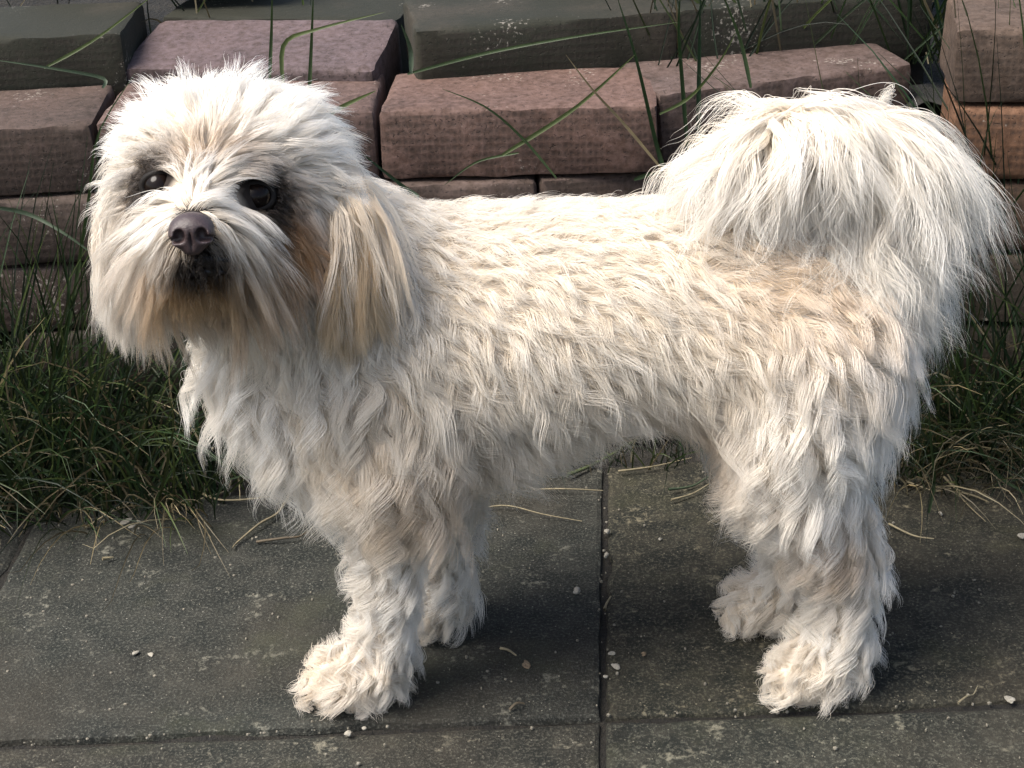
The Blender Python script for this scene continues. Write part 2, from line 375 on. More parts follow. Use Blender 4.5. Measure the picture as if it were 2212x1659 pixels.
def surface_nets(fn, lo, hi, h):
    lo = np.array(lo); n = np.ceil((np.array(hi) - lo) / h).astype(int) + 1
    ax = [lo[i] + h * np.arange(n[i]) for i in range(3)]
    X = np.stack(np.meshgrid(*ax, indexing='ij'), -1).reshape(-1, 3)
    Fv = np.concatenate([fn(X[i:i + 200000]) for i in range(0, len(X), 200000)]).reshape(n)
    m = n - 1; ids = -np.ones(m, int)
    cor = [(i, j, k) for i in (0, 1) for j in (0, 1) for k in (0, 1)]
    S = np.stack([Fv[i:i + m[0], j:j + m[1], k:k + m[2]] for i, j, k in cor], -1)
    act = (S.min(-1) < 0) & (S.max(-1) >= 0); idx = np.argwhere(act); ids[act] = np.arange(len(idx)); S = S[act]
    acc = np.zeros((len(idx), 3)); cnt = np.zeros(len(idx)); C = np.array(cor, float)
    for a in range(8):
        for b in range(a + 1, 8):
            if np.abs(C[a] - C[b]).sum() == 1:
                x = (S[:, a] < 0) != (S[:, b] < 0); t = np.where(x, S[:, a] / (S[:, a] - S[:, b] + 1e-12), 0)
                acc[x] += (C[a] + t[:, None] * (C[b] - C[a]))[x]; cnt[x] += 1
    V = lo + (idx + acc / cnt[:, None]) * h; Q = []
    for d in range(3):
        e = [slice(None)] * 3; e2 = [slice(None)] * 3; e[d] = slice(0, n[d] - 1); e2[d] = slice(1, n[d])
        s0 = Fv[tuple(e)] < 0; s1 = Fv[tuple(e2)] < 0; c = np.argwhere(s0 != s1)
        o1, o2 = [q for q in range(3) if q != d]
        c = c[(c[:, o1] > 0) & (c[:, o2] > 0) & (c[:, o1] < m[o1]) & (c[:, o2] < m[o2])]
        u1 = np.eye(3, dtype=int)[o1]; u2 = np.eye(3, dtype=int)[o2]
        q = np.stack([ids[tuple((c - u1 - u2).T)], ids[tuple((c - u2).T)], ids[tuple(c.T)], ids[tuple((c - u1).T)]], 1)
        inside = s0[tuple(c.T)]; flip = inside if d != 1 else ~inside
        q[~flip] = q[~flip][:, ::-1]; Q.append(q)
    return V, np.concatenate(Q)

dog = tag(empty('dog', tuple(G(1250, 0, 0))), 'white curly-coated small dog standing sideways with its head turned to the viewer', 'dog')
DOGLOC = np.array(dog.location)
def dog_part(name, V, Q, mat, parent=None):
    me = bpy.data.meshes.new(name); V = np.asarray(V) - DOGLOC
    me.from_pydata(V.tolist(), [], np.asarray(Q).tolist()); me.update(); me.materials.append(mat); me.shade_smooth()
    return link(bpy.data.objects.new(name, me), parent or dog)
allp = np.array([p for g in GROUPS for ch in CH_[g] for p, r in ch])
BV, BQ = surface_nets(sdf, allp.min(0) - .075, allp.max(0) + .075, .0045)
BV[:, 2] = np.maximum(BV[:, 2], .002)
body = dog_part('body', BV, BQ, mat_attr('dog_skin', .8, 0, .2, 200, .2))

# ---------------------------------------------------------------- ears
EARS = {'R': [(W(672, 312, HD + .012), .013), (W(712, 400, HD - .004), .016), (W(738, 490, HD - .016), .017), (W(738, 575, HD - .026), .014)],
        'L': [(W(336, 330, HD + .006), .011), (W(304, 410, HD - .006), .012), (W(290, 490, HD - .012), .013), (W(286, 565, HD - .017), .012)]}
def sdf_chain(P, ch, sq=(1, 1, 1)):
    out = None
    for (a, ra), (b, rb) in zip(ch[:-1], ch[1:]):
        ab = b - a; t = np.clip(((P - a) @ ab) / (ab @ ab), 0, 1); v = (P - (a + t[:, None] * ab)) * np.array(sq)
        d = np.linalg.norm(v, axis=1) - (ra + t * (rb - ra)); out = d if out is None else np.minimum(out, d)
    return out
EAR_M = {}; EAR_SQ = {'R': (.85, 2.2, .9), 'L': (1.25, 1.5, .9)}
for s, ch in EARS.items():
    pts = np.array([p for p, r in ch]); sq = EAR_SQ[s]
    V, Q = surface_nets(lambda P: sdf_chain(P, ch, sq), pts.min(0) - .03, pts.max(0) + .03, .0025)
    EAR_M[s] = (V, Q, dog_part('ear', V, Q, M_SKIN))

# ---------------------------------------------------------------- face
FWD = NOSE - W(455, 430, HD); FWD /= np.linalg.norm(FWD)
UPV = np.array((0, 0, 1.0)); RGT = np.cross(FWD, UPV); RGT /= np.linalg.norm(RGT); UPH = np.cross(RGT, FWD)
if RGT[0] < 0: RGT = -RGT
def project_surface(p, direction, fn=sdf):                # move p along direction until it leaves the body
    for _ in range(60):
        v = fn(p[None])[0]
        if v > -.0003 and v < .0006: break
        p = p - direction * v * .8 if v > 0 else p + direction * max(-v, .0004)
    return p
EYES = []
for px, py in ((346, 402), (552, 424)):
    d = ray(px, py); d /= np.linalg.norm(d); p = CO + d * .6
    for _ in range(200):
        v = sdf(p[None])[0]
        if v < .0004: break
        p = p + d * max(v * .8, .0003)
    EYES.append((p, -d))
def ellipsoid(c, ax, r, nu=32, nv=18):
    V, Q = [], []
    for j in range(nv + 1):
        th = math.pi * j / nv
        for i in range(nu):
            ph = 2 * math.pi * i / nu
            V.append(c + ax[0] * r[0] * math.sin(th) * math.cos(ph) + ax[1] * r[1] * math.sin(th) * math.sin(ph) + ax[2] * r[2] * math.cos(th))
    for j in range(nv):
        for i in range(nu): Q.append((j * nu + i, (j + 1) * nu + i, (j + 1) * nu + (i + 1) % nu, j * nu + (i + 1) % nu))
    return V, Q
EYE_C = []
for p, out in EYES:
    c = p - out * .0058; EYE_C.append((c, out))
    x = np.cross(out, UPV); x /= np.linalg.norm(x); y = np.cross(x, out)
    V, Q = ellipsoid(c, (x, y, out), (.0082, .0082, .0082)); e = dog_part('eye', V, Q, M_EYE)
    # eyelid: a dark almond rim
    V, Q = [], []; nu, nv = 36, 8
    for i in range(nu):
        a = 2 * math.pi * i / nu; rx, ry = .0084, .0064
        cc = c + x * rx * math.cos(a) + y * ry * math.sin(a) + out * (.0042 - .0025 * math.cos(a) ** 2)
        rad = x * math.cos(a) + y * math.sin(a)
        for j in range(nv):
            b = 2 * math.pi * j / nv; V.append(cc + (rad * math.cos(b) + out * math.sin(b)) * .0019)
    for i in range(nu):
        for j in range(nv): Q.append((i * nv + j, ((i + 1) % nu) * nv + j, ((i + 1) % nu) * nv + (j + 1) % nv, i * nv + (j + 1) % nv))
    dog_part('eyelid', V, Q, M_LID, e)
# nose leather
NC = NOSE
def loc_n(P): q = P - NC; return np.stack([q @ RGT, q @ UPH, q @ FWD], 1)
def sd_ell(q, c, r): k = (q - np.array(c)) / np.array(r); l = np.linalg.norm(k, axis=1); return (l - 1) * min(r)
def smin(a, b, k): h = np.clip(.5 + .5 * (b - a) / k, 0, 1); return b * (1 - h) + a * h - k * h * (1 - h)
def nose_sdf(P):
    q = loc_n(P)
    q = q * 1.15; d = sd_ell(q, (0, .0015, -.004), (.0118, .0088, .0105))
    d = smin(d, sd_ell(q, (.0066, -.0015, .0005), (.0050, .0056, .0056)), .003); d = smin(d, sd_ell(q, (-.0066, -.0015, .0005), (.0050, .0056, .0056)), .003)
    d = smin(d, sd_ell(q, (0, -.0070, -.0015), (.0062, .0052, .0060)), .003)
    for s in (-1, 1):
        n = sd_ell(q, (s * .0058, -.0008, .0058), (.0031, .0038, .0055)); d = -smin(-d, n, .0012)
        n = sd_ell(q, (s * .0094, -.0030, .0036), (.0040, .0016, .0045)); d = -smin(-d, n, .001)
    g = sd_ell(q, (0, -.0052, .0066), (.0007, .0065, .0035)); return -smin(-d, g, .0008)
V, Q = surface_nets(nose_sdf, NC - .02, NC + .02, .0007); dog_part('nose', V, Q, M_NOSE)
# lips
LIP = NC - UPH * .0165 - FWD * .0155
def lip_sdf(P):
    q = P - LIP; q = np.stack([q @ RGT, q @ UPH, q @ FWD], 1); q[:, 1] += 9.0 * q[:, 0] ** 2
    d = sd_ell(q, (0, .0022, 0), (.0150, .0034, .0075)); d = np.minimum(d, sd_ell(q, (0, -.0038, -.001), (.0135, .0032, .0070)))
    return np.minimum(d, sd_ell(q, (0, .008, .001), (.0035, .006, .006)))
V, Q = surface_nets(lip_sdf, LIP - .024, LIP + .024, .001); dog_part('mouth', V, Q, M_LIP)

ca_ = body.data.attributes.new('col', 'FLOAT_COLOR', 'POINT'); sk_ = np.tile(np.array((.60, .52, .43)), (len(BV), 1)); k4 = np.ones((len(BV), 4), np.float32)
for c_, s_ in [(EYE_C[0][0], .011), (EYE_C[1][0], .0125), (LIP, .014), (NC - FWD * .012, .009)]:
    ww = np.clip(1.8 * np.exp(-((BV - c_) ** 2).sum(1) / (2 * s_ * s_)), 0, 1)[:, None]; sk_ = sk_ * (1 - ww) + np.array((.018, .013, .011)) * ww
k4[:, :3] = sk_; ca_.data.foreach_set('color', k4.ravel())
# ================================================================= fur
def tri_of(Q): return np.concatenate([Q[:, [0, 1, 2]], Q[:, [0, 2, 3]]])
def sample(V, Q, n, r, dens=None):
    T = tri_of(Q); a, b, c = V[T[:, 0]], V[T[:, 1]], V[T[:, 2]]
    ar = np.linalg.norm(np.cross(b - a, c - a), axis=1)
    if dens is not None: ar = ar * dens((a + b + c) / 3)
    i = r.choice(len(T), n, p=ar / ar.sum()); u = np.sqrt(r.random(n)); v = r.random(n)
    return a[i] * (1 - u)[:, None] + b[i] * (u * (1 - v))[:, None] + c[i] * (u * v)[:, None]
def nrm(v): return v / (np.linalg.norm(v, axis=-1, keepdims=True) + 1e-9)
#            len   lift  grav  amp    wl    clump flow
PAR = {
 'torso':    (.026, .36, .32, .0046, .046, .74, (.80, 0, -.50)),
 'rump':     (.026, .36, .35, .0046, .046, .74, (.70, 0, -.65)),
 'chest':    (.033, .50, .70, .0060, .045, .88, (-.12, 0, -1)),
 'neck':     (.028, .38, .60, .0040, .040, .70, (.30, 0, -.9)),
 'shoulder': (.035, .40, .60, .0070, .030, .95, (.35, 0, -.9)),
 'foreleg':  (.0215, .42, .65, .0062, .023, .95, (.15, 0, -1)),
 'hindleg':  (.0255, .40, .65, .0064, .025, .95, (.25, 0, -1)),
 'thigh':    (.034, .38, .60, .0066, .038, .92, (.55, 0, -.75)),
 'paw':      (.018, .52, .75, .0046, .018, .90, (-.15, 0, -1)),
 'skull':    (.020, .40, .10, .0018, .030, .40, None),
 'cheek':    (.033, .32, .85, .0014, .034, .50, None),
 'muzzle':   (.030, .45, .50, .0010, .030, .45, None),
 'chin':     (.024, .40, .70, .0012, .024, .55, None),
 'tail':     (.066, .90, 1.50, .0045, .055, .45, None)}
SWR = np.random.default_rng(5); SWD = nrm(SWR.normal(size=(6, 3))); SWK = nrm(SWR.normal(size=(6, 3))) * 6.283 / np.array((.045, .055, .065, .08, .1, .12))[:, None]; SWP = SWR.uniform(0, 6.28, 6)
BROW = (EYE_C[0][0] + EYE_C[1][0]) / 2 + UPH * .002
PM = np.array([[*PAR[g][:6]] for g in GROUPS])
def weights(P):
    D = sdf_all(P); m = D.min(1, keepdims=True); w_ = np.exp(-(D - m) / .007); return w_ / w_.sum(1, keepdims=True)
def flow_field(P, N, Wt):
    Fl = np.zeros_like(P)
    for gi, g in enumerate(GROUPS):
        f = PAR[g][6]
        if f is not None: v = np.tile(np.array(f, float), (len(P), 1))
        elif g == 'skull':
            v = nrm(P - (BROW + FWD * .012 - UPH * .006)) + UPH * .5; lat = (P - SK) @ RGT
            v = v + RGT * np.sign(lat)[:, None] * np.clip(np.abs(lat) * 20, 0, .9)[:, None] - UPV * np.clip(np.abs(lat) * 34 - .5, 0, 2.4)[:, None]
        elif g in ('muzzle', 'cheek'):
            v = nrm(P - (NC + UPH * .012 - FWD * .004)); lat = (P - NC) @ RGT
            v = v * 1.0 + RGT * np.clip(lat * 25, -.6, .6)[:, None] - UPV * (.55 + np.clip(np.abs(lat) * 22, 0, 1.0))[:, None] * (1.0 if g == 'cheek' else .7)
        elif g == 'chin': v = np.tile(-UPV * 1.0 + FWD * .15, (len(P), 1))
        else: v = N.copy()
        Fl += Wt[:, gi:gi + 1] * nrm(v)
    for q in range(6):
        Fl = Fl + .15 * np.sin(P @ SWK[q] + SWP[q])[:, None] * SWD[q]
    return Fl
def grow(P, N, L, flow, lift, grav, K, coll, margin, wave=None):
    """integrate K points per strand"""
    t = nrm(flow - N * (flow * N).sum(1, keepdims=True))
    d = nrm(N * lift[:, None] + t * (1 - lift)[:, None]); out = [P]; p = P.copy(); ds = L / (K - 1)
    for k in range(1, K):
        d = nrm(d + np.array((0, 0, -1.0)) * (grav * 2.2 / (K - 1))[:, None] + t * .10)
        p = p + d * ds[:, None]
        if coll is not None:
            v = coll(p); mg = margin * min(1, k / 3)
            bad = v < mg
            if bad.any():
                g = grad(p[bad], coll); p[bad] += g * (mg - v[bad])[:, None]; dd = d[bad]
                dn = (dd * g).sum(1, keepdims=True); d[bad] = nrm(dd - g * np.minimum(dn, 0) * .9)
        p[:, 2] = np.maximum(p[:, 2], .0025); out.append(p.copy())
    return np.stack(out, 1)

TAN = np.array((.44, .28, .145)); CREAM = np.array((.72, .62, .48)); WHITE = np.array((.91, .885, .84)); DARK = np.array((.020, .015, .012)); RUST = np.array((.30, .17, .09))
def gauss(P, c, s, k=1.0):
    d = (P - c); return k * np.exp(-(d * d).sum(1) / (2 * s * s))
def paint(col, w_, c): w_ = np.clip(w_, 0, 1)[:, None]; return col * (1 - w_) + np.array(c) * w_
def head_color(P, col):
    lat = (P - NC) @ RGT; up = (P - NC) @ UPH
    col = paint(col, 1.1 * np.clip((-up + .006) / .03, 0, 1) * np.clip(1.25 - np.linalg.norm(P - (NC - UPH * .02), axis=1) / .07, 0, 1), TAN)
    col = paint(col, gauss(P, BROW + UPH * .010, .009, .9), TAN)
    col = paint(col, gauss(P, EYE_C[1][0] - UPH * .022 + RGT * .010, .015, 1.2), RUST * 1.25)
    col = paint(col, gauss(P, EYE_C[0][0] - UPH * .016 - RGT * .008, .010, .5), TAN)
    for c, o in EYE_C:
        col = paint(col, gauss(P, c, .0130, .9), RUST * .6); col = paint(col, gauss(P, c, .0100, 1.9), DARK)
    col = paint(col, gauss(P, EYE_C[1][0] - RGT * .012, .007, .8), RUST * .4)
    col = paint(col, gauss(P, LIP + UPH * .002, .0090, 1.6) * (np.abs(lat) < .018), DARK)
    return col
SPOTS = [(W(x, y, d), s, k) for x, y, d, s, k in ((1700, 560, -.05, .03, .55), (1800, 1210, -.07, .02, .8), (1480, 980, -.04, .025, .6), (680, 1480, -.06, .02, .55), (900, 1080, -.07, .03, .5), (1850, 620, -.04, .03, .4))]

def lock_noise(n, r): return r.normal(size=(n, 3))
def fur(name, parent, V, Q, n_guides, n_hair, K, seed, region, coll, margin=.004, rad=.00013, color=None, dens=None, gdens=None, head=False, par=None, frizz=.0010, lenvar=(.65, 1.12)):
    r = np.random.default_rng(seed)
    def roots(n):
        P = sample(V, Q, n, r, dens); return P
    def params(P, N):
        if par is not None: return par(P, N)
        Wt = weights(P); pr = Wt @ PM; return pr, flow_field(P, N, Wt)
    own = coll if par is None else None
    surf = (lambda P: sdf(P)) if par is None else par.surf
    gP = sample(V, Q, n_guides, r, gdens or dens); gN = grad(gP, surf); pr, fl = params(gP, gN)
    fl = nrm(fl) + r.normal(size=fl.shape) * .16
    L = pr[:, 0] * r.uniform(.75, 1.15, len(gP))
    if head: L = head_len(gP, L)
    if name == 'tail_fur': L = L * np.where(gP[:, 0] > W(1870, 300)[0], 1.25, 1.0)
    lf = np.clip(pr[:, 1] + r.normal(0, .12, len(gP)), .12, .95)
    if head:
        cr = (gN[:, 2] > .75) & (owner(gP) == gidx['skull']); L = np.where(cr, L * r.choice((.9, 1, 1.1, 1.35), len(gP)), L); lf = np.where(cr, np.clip(lf + r.choice((-.05, 0, .08, .22), len(gP), p=(.4, .35, .15, .1)), 0, .95), lf)
    elif par is None and name == 'fur': L = L * (1 - .35 * np.clip(gN[:, 2] * 1.3, 0, 1)) * np.clip(r.lognormal(0, .22, len(gP)), .6, 1.6)
    Ng = gN.copy()
    if name == 'tail_fur': Ng = nrm(gN * np.array((1, 1, .16)) + np.array((0, -.14, 0)) + r.normal(size=gN.shape) * np.array((.30, .16, .06))); Ng[:, 2] = np.minimum(Ng[:, 2], .10); Ng = nrm(Ng)
    G_ = grow(gP, Ng, L, fl, lf, pr[:, 2], K, coll, margin)
    # waves of each lock
    tt = np.linspace(0, 1, K); T = nrm(np.gradient(G_, axis=1)); side = nrm(np.cross(T, gN[:, None, :])); up = np.cross(side, T)
    ph = r.uniform(0, 6.28, len(gP))[:, None] + 6.283 * (tt[None] * L[:, None]) / (pr[:, 4:5] * r.uniform(.65, 1.5, (len(gP), 1)))
    amp = pr[:, 3:4] * r.uniform(.4, 1.3, (len(gP), 1)) * np.clip(tt * 2.5, 0, 1)[None]
    G_ = G_ + side * (np.sin(ph) * amp)[..., None] + up * ((np.cos(ph * .9) + .3) * amp * .55)[..., None]
    kd = kdtree.KDTree(len(gP))
    key = gP + gN * .012
    for i, k in enumerate(key): kd.insert(k, i)
    kd.balance()
    P = roots(n_hair); N = grad(P, surf); kk = P + N * .012
    gi = np.array([kd.find(q)[1] for q in kk])
    sc_ = r.uniform(lenvar[0], lenvar[1], n_hair)
    off = (G_[gi] - G_[gi][:, :1])
    H = P[:, None] + off * sc_[:, None, None]
    cl = (pr[gi, 5] * r.uniform(.35, 1.15, len(gP))[gi] * r.uniform(.4, 1.15, n_hair))[:, None] * (tt ** 1.1)[None]
    tgt = gP[gi][:, None] + off * sc_[:, None, None]
    H = H + (tgt - H) * np.clip(cl, 0, .95)[..., None]
    # fine frizz and stray hairs
    fz = frizz * r.uniform(.2, 1.0, n_hair) * np.where(r.random(n_hair) < .06, 3.0, 1.0)
    p1, p2 = r.uniform(0, 6.28, (2, n_hair, 1)); fr = r.uniform(.6, 1.8, (n_hair, 1)); S = side[gi]; U_ = up[gi]
    H += S * (np.sin(p1 + 6.28 * fr * tt) * fz[:, None] * tt)[..., None] + U_ * (np.sin(p2 + 5.2 * fr * tt) * fz[:, None] * tt)[..., None]
    H += (r.normal(size=(n_hair, 1, 3)) * (fz * .9)[:, None, None]) * tt[None, :, None]
    H[..., 2] = np.maximum(H[..., 2], .0012)
    keep = np.ones(n_hair, bool)
    if head:
        def in_eye(H):
            bad = np.zeros(len(H), bool)
            for (c, o), (t1, t2, a2) in zip(EYE_C, ((.0072, .0052, .02), (.0080, .0066, .04))):
                q = H - (c + o * .002); ax = (q @ o); dist = np.linalg.norm(q - ax[..., None] * o, axis=-1)
                bad |= ((dist < np.where((q @ UPH) > -.002, t1, t2)) & (ax > -.003) & (ax < a2)).any(1)
            return bad
        for f in (.5, .45):
            b = in_eye(H); H[b] = H[b][:, :1] + (H[b] - H[b][:, :1]) * f
        keep &= ~in_eye(H)
        q = H - (NC - FWD * .002); qn = np.stack([q @ RGT, q @ UPH, q @ FWD], -1) / np.array((.0108, .0100, .02))
        keep &= ~((np.linalg.norm(qn, axis=-1) < 1).any(1))
        q = H - (NC + FWD * .008); keep &= ~((np.linalg.norm(q, axis=-1) < .011).any(1))
    if region is not None: keep &= region(P)
    H = H[keep]; n = len(H); gi = gi[keep]; P = P[keep]
    tint = r.uniform(.90, 1.06, len(gP))[gi] * r.uniform(.94, 1.04, n)
    c0 = color(P); warm = r.uniform(0, .35, len(gP))[gi][:, None]
    c0 = c0 * (1 - warm) + c0 * np.array((.97, .88, .75)) * warm
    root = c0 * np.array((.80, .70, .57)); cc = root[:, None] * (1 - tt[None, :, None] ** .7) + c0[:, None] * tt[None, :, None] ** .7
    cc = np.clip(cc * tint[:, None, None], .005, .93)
    cu = bpy.data.hair_curves.new(name); cu.add_curves([K] * n)
    cu.points.foreach_set('position', (H - DOGLOC).astype(np.float32).ravel())
    ra = cu.attributes.new('radius', 'FLOAT', 'POINT')
    prof = np.interp(tt, (0, .6, 1), (1.0, .85, .15)); rr = (rad * r.uniform(.7, 1.25, n))[:, None] * prof[None]
    ra.data.foreach_set('value', rr.astype(np.float32).ravel())
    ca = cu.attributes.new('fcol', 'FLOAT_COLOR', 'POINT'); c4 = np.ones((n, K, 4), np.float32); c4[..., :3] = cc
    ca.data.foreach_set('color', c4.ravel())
    cu.materials.append(M_FUR)
    return link(bpy.data.objects.new(name, cu), parent)

gidx = {g: i for i, g in enumerate(GROUPS)}
def owner(P): return sdf_all(P).argmin(1)
HEADG = [gidx[g] for g in ('skull', 'cheek', 'muzzle', 'chin')]
def reg_head(P): return np.isin(owner(P), HEADG)
def reg_tail(P): return owner(P) == gidx['tail']
def reg_body(P): o = owner(P); return ~np.isin(o, HEADG) & (o != gidx['tail'])
def dens_head(C):
    d = np.isin(owner(C), HEADG).astype(float) + 1e-6
    for c, o in EYE_C: d = d * (1 + 3.0 * np.exp(-((C - c) ** 2).sum(1) / (2 * .014 ** 2)))
    return d * (1 + 1.5 * np.exp(-((C - NC) ** 2).sum(1) / (2 * .025 ** 2)))
def dens_tail(C): return (owner(C) == gidx['tail']).astype(float) + 1e-6
def dens_body(C):
    o = owner(C); d = np.where(np.isin(o, HEADG) | (o == gidx['tail']), 1e-6, 1.0)
    d = np.where(np.isin(o, [gidx['paw'], gidx['foreleg'], gidx['hindleg']]), 1.35, d)
    return d * np.where(C[:, 1] > YD + .035, .4, 1.0)
def gd_body(C): o = owner(C); return dens_body(C) * np.where(np.isin(o, [gidx[g] for g in ('torso', 'rump', 'neck')]), 1.5, .62)
def head_len(P, L):
    lat = np.abs((P - NC) @ RGT); up = (P - NC) @ UPH; near = np.linalg.norm(P - NC, axis=1)
    ls = np.abs((P - SK) @ RGT); L = np.where(owner(P) == gidx['skull'], L * (1 + np.clip(ls - .022, 0, .03) * 14), L)
    on_m = np.isin(owner(P), [gidx['muzzle']])
    L = np.where(on_m, .017 + np.clip(lat * 1.6, 0, .024) + np.clip(-up * .8, 0, .014), L)
    fr = np.linalg.norm(P - (LIP + FWD * .004), axis=1); L = L * np.clip(fr / .032, .20, 1)
    for c, o in EYE_C: L = L * np.clip((np.linalg.norm(P - c, axis=1) - .006) / .022, .22, 1)
    return L
def col_body(P):
    c = np.tile(WHITE, (len(P), 1)); z = P[:, 2]
    o = owner(P); c = paint(c, .42 * np.isin(o, [gidx['torso'], gidx['shoulder'], gidx['neck']]), CREAM)
    for q, s, k in SPOTS: c = paint(c, gauss(P, q, s, k), TAN * 1.2)
    c = paint(c, .35 * (o == gidx['paw']), CREAM); return c
def col_head(P): return head_color(P, np.tile(WHITE * 1.03, (len(P), 1)))
def col_tail(P): return np.tile(WHITE * np.array((1.02, 1.0, .97)), (len(P), 1))
fur('fur', body, BV, BQ, 5200, 165000, 10, 11, reg_body, sdf, .005, .000105, col_body, dens_body, gd_body)
fur('head_fur', body, BV, BQ, 1500, 42000, 10, 12, reg_head, sdf, .004, .00012, col_head, dens_head, head=True, frizz=.0008)
fur('tail_fur', body, BV, BQ, 800, 34000, 16, 13, reg_tail, sdf, .005, .00013, col_tail, dens_tail, frizz=.0030, lenvar=(.5, 1.1))
class EarPar:
    def __init__(s, ch, sq): s.ch, s.sq = ch, sq
    def surf(s, P): return sdf_chain(P, s.ch, s.sq)
    def __call__(s, P, N):
        n = len(P); top, bot = s.ch[0][0], s.ch[-1][0]
        t = np.clip((top[2] - P[:, 2]) / (top[2] - bot[2]), 0, 1)
        pr = np.tile(np.array((.075, .16, 1.6, .0020, .06, .50)), (n, 1)); pr[:, 0] = .078 - .040 * t
        sgn = 1 if bot[0] > SK[0] else -1
        return pr, np.tile(np.array((.04 * sgn, -.08, -1.0)), (n, 1))
for s, (V, Q, o) in EAR_M.items():
    def col_ear(P, s=s):
        top, bot = EARS[s][0][0], EARS[s][-1][0]; t = np.clip((top[2] - P[:, 2]) / (top[2] - bot[2]) * 1.4 + .0, 0, 1)
        return paint(np.tile(WHITE, (len(P), 1)), t * (.95 if s == 'R' else .30), (.57, .425, .27))
    fur('fur', o, V, Q, 340, 19000, 14, 21 if s == 'R' else 22, None, sdf, .010, .00012, col_ear, (lambda C, s=s: np.clip((EARS[s][0][0][2] - C[:, 2]) / (EARS[s][0][0][2] - EARS[s][-1][0][2]) * 1.6 - .25, 0.0, 1) + 1e-5), par=EarPar(EARS[s], EAR_SQ[s]), frizz=.0012, lenvar=(.6, 1.1))

# ================================================================= grass, twigs, pebbles
def ribbon_mesh(name, strands, mat, parent=None, closed=False):
    """strands: list of (points Kx3, width, colour); each becomes a folded, tapering blade (or a thin round stem when closed)"""
    V, Fq, C = [], [], []
    for pts, wd, col, round_ in strands:
        pts = np.asarray(pts); K = len(pts); T = nrm(np.gradient(pts, axis=0)); view = np.array((.25, -1.0, .35))
        sd_ = nrm(np.cross(T, view)); up_ = np.cross(sd_, T); b = len(V); tt = np.linspace(0, 1, K)
        if round_:
            for k in range(K):
                rr = wd * (1 - .55 * tt[k])
                for a in range(4): V.append(pts[k] + (sd_[k] * math.cos(a * 1.5708) + up_[k] * math.sin(a * 1.5708)) * rr * .5); C.append(col)
            for k in range(K - 1):
                for a in range(4): Fq.append((b + k * 4 + a, b + k * 4 + (a + 1) % 4, b + (k + 1) * 4 + (a + 1) % 4, b + (k + 1) * 4 + a))
        else:
            for k in range(K):
                h = wd * .5 * min(1, .55 + tt[k] * 2) * (1 - tt[k] ** 2.2) + .00012
                V += [pts[k] - sd_[k] * h, pts[k] - up_[k] * h * .5, pts[k] + sd_[k] * h]; C += [col] * 3
            for k in range(K - 1):
                i = b + k * 3; Fq += [(i, i + 1, i + 4, i + 3), (i + 1, i + 2, i + 5, i + 4)]
    o = mesh_obj(name, V, Fq, mat, parent, True)
    ca = o.data.attributes.new('col', 'FLOAT_COLOR', 'POINT'); c4 = np.ones((len(V), 4), np.float32); c4[:, :3] = np.array(C); ca.data.foreach_set('color', c4.ravel())
    return o
def spline(pts, K=16):
    pts = np.asarray(pts, float); n = len(pts); out = []
    for u in np.linspace(0, n - 1 - 1e-6, K):
        i = int(u); t = u - i; p0, p1, p2, p3 = pts[max(i - 1, 0)], pts[i], pts[min(i + 1, n - 1)], pts[min(i + 2, n - 1)]
        out.append(.5 * (2 * p1 + (p2 - p0) * t + (2 * p0 - 5 * p1 + 4 * p2 - p3) * t * t + (3 * p1 - p0 - 3 * p2 + p3) * t ** 3))
    return np.array(out)
GR = [np.array(c) for c in ((.015, .032, .009), (.028, .047, .014), (.056, .076, .022), (.012, .028, .011), (.036, .054, .028))]
DRY = [np.array(c) for c in ((.19, .15, .08), (.13, .105, .06), (.25, .21, .13))]
gr = np.random.default_rng(44)
def tuft(n, x0, x1, y0, y1, z0, hmin, hmax, wmin, wmax, lean, droop, dry=.1, K=8, straight=.5):
    S = []
    for _ in range(n):
        p = np.array((gr.uniform(x0, x1), gr.uniform(y0, y1), z0)); h = gr.uniform(hmin, hmax)
        d = nrm(np.array((gr.normal(lean[0], .45), gr.normal(lean[1], .30), 1.0))); dr = gr.uniform(.1, droop); P = [p]
        side = nrm(np.array((gr.normal(), gr.normal() * .6 - .3, 0)))
        for k in range(K - 1):
            d = nrm(d + (side * .6 + np.array((0, 0, -1.0))) * dr * (k / K) * (1 - straight * gr.random())); p = p + d * h / (K - 1)
            if p[2] < .003: p = np.array((p[0], p[1], .003 + .004 * gr.random()))
            if p[1] > 1.118 and p[2] < .25: p[1] = 1.118
            P.append(p)
        isd = gr.random() < dry; col = (DRY if isd else GR)[gr.integers(3 if isd else 5)] * gr.choice((.45, .6, .8, 1.1, 2.0)) * gr.uniform(.8, 1.2)
        S.append((np.array(P), gr.uniform(wmin, wmax), col, False))
    return S
xl = lambda px, Y=1.07: at_y(px, 950, Y)[0]
S = tuft(650, xl(-260), xl(470), 1.045, 1.115, -.006, .07, .20, .0008, .0019, (.05, -.15), .95, .10)
S += tuft(230, xl(-150), xl(190), 1.06, 1.115, -.006, .16, .30, .0009, .0020, (.05, -.08), .40, .05)
S += tuft(120, xl(-200), xl(460), 1.03, 1.07, -.006, .05, .13, .0006, .0011, (.1, -.75), 1.3, .55)
S += tuft(130, xl(480), xl(1500), 1.085, 1.115, -.006, .03, .09, .0007, .0013, (.0, -.35), 1.2, .25)
tag(ribbon_mesh('grass', S, M_GRASS), 'tangled dark green grass growing along the wall foot before the dog\'s chest', 'grass', kind='stuff')
S = tuft(520, xl(1760), xl(2420), 1.045, 1.115, -.006, .06, .19, .0008, .0019, (0, -.12), .9, .16)
S += tuft(190, xl(2000), xl(2420), 1.06, 1.115, -.006, .20, .38, .0010, .0022, (-.05, -.05), .3, .06)
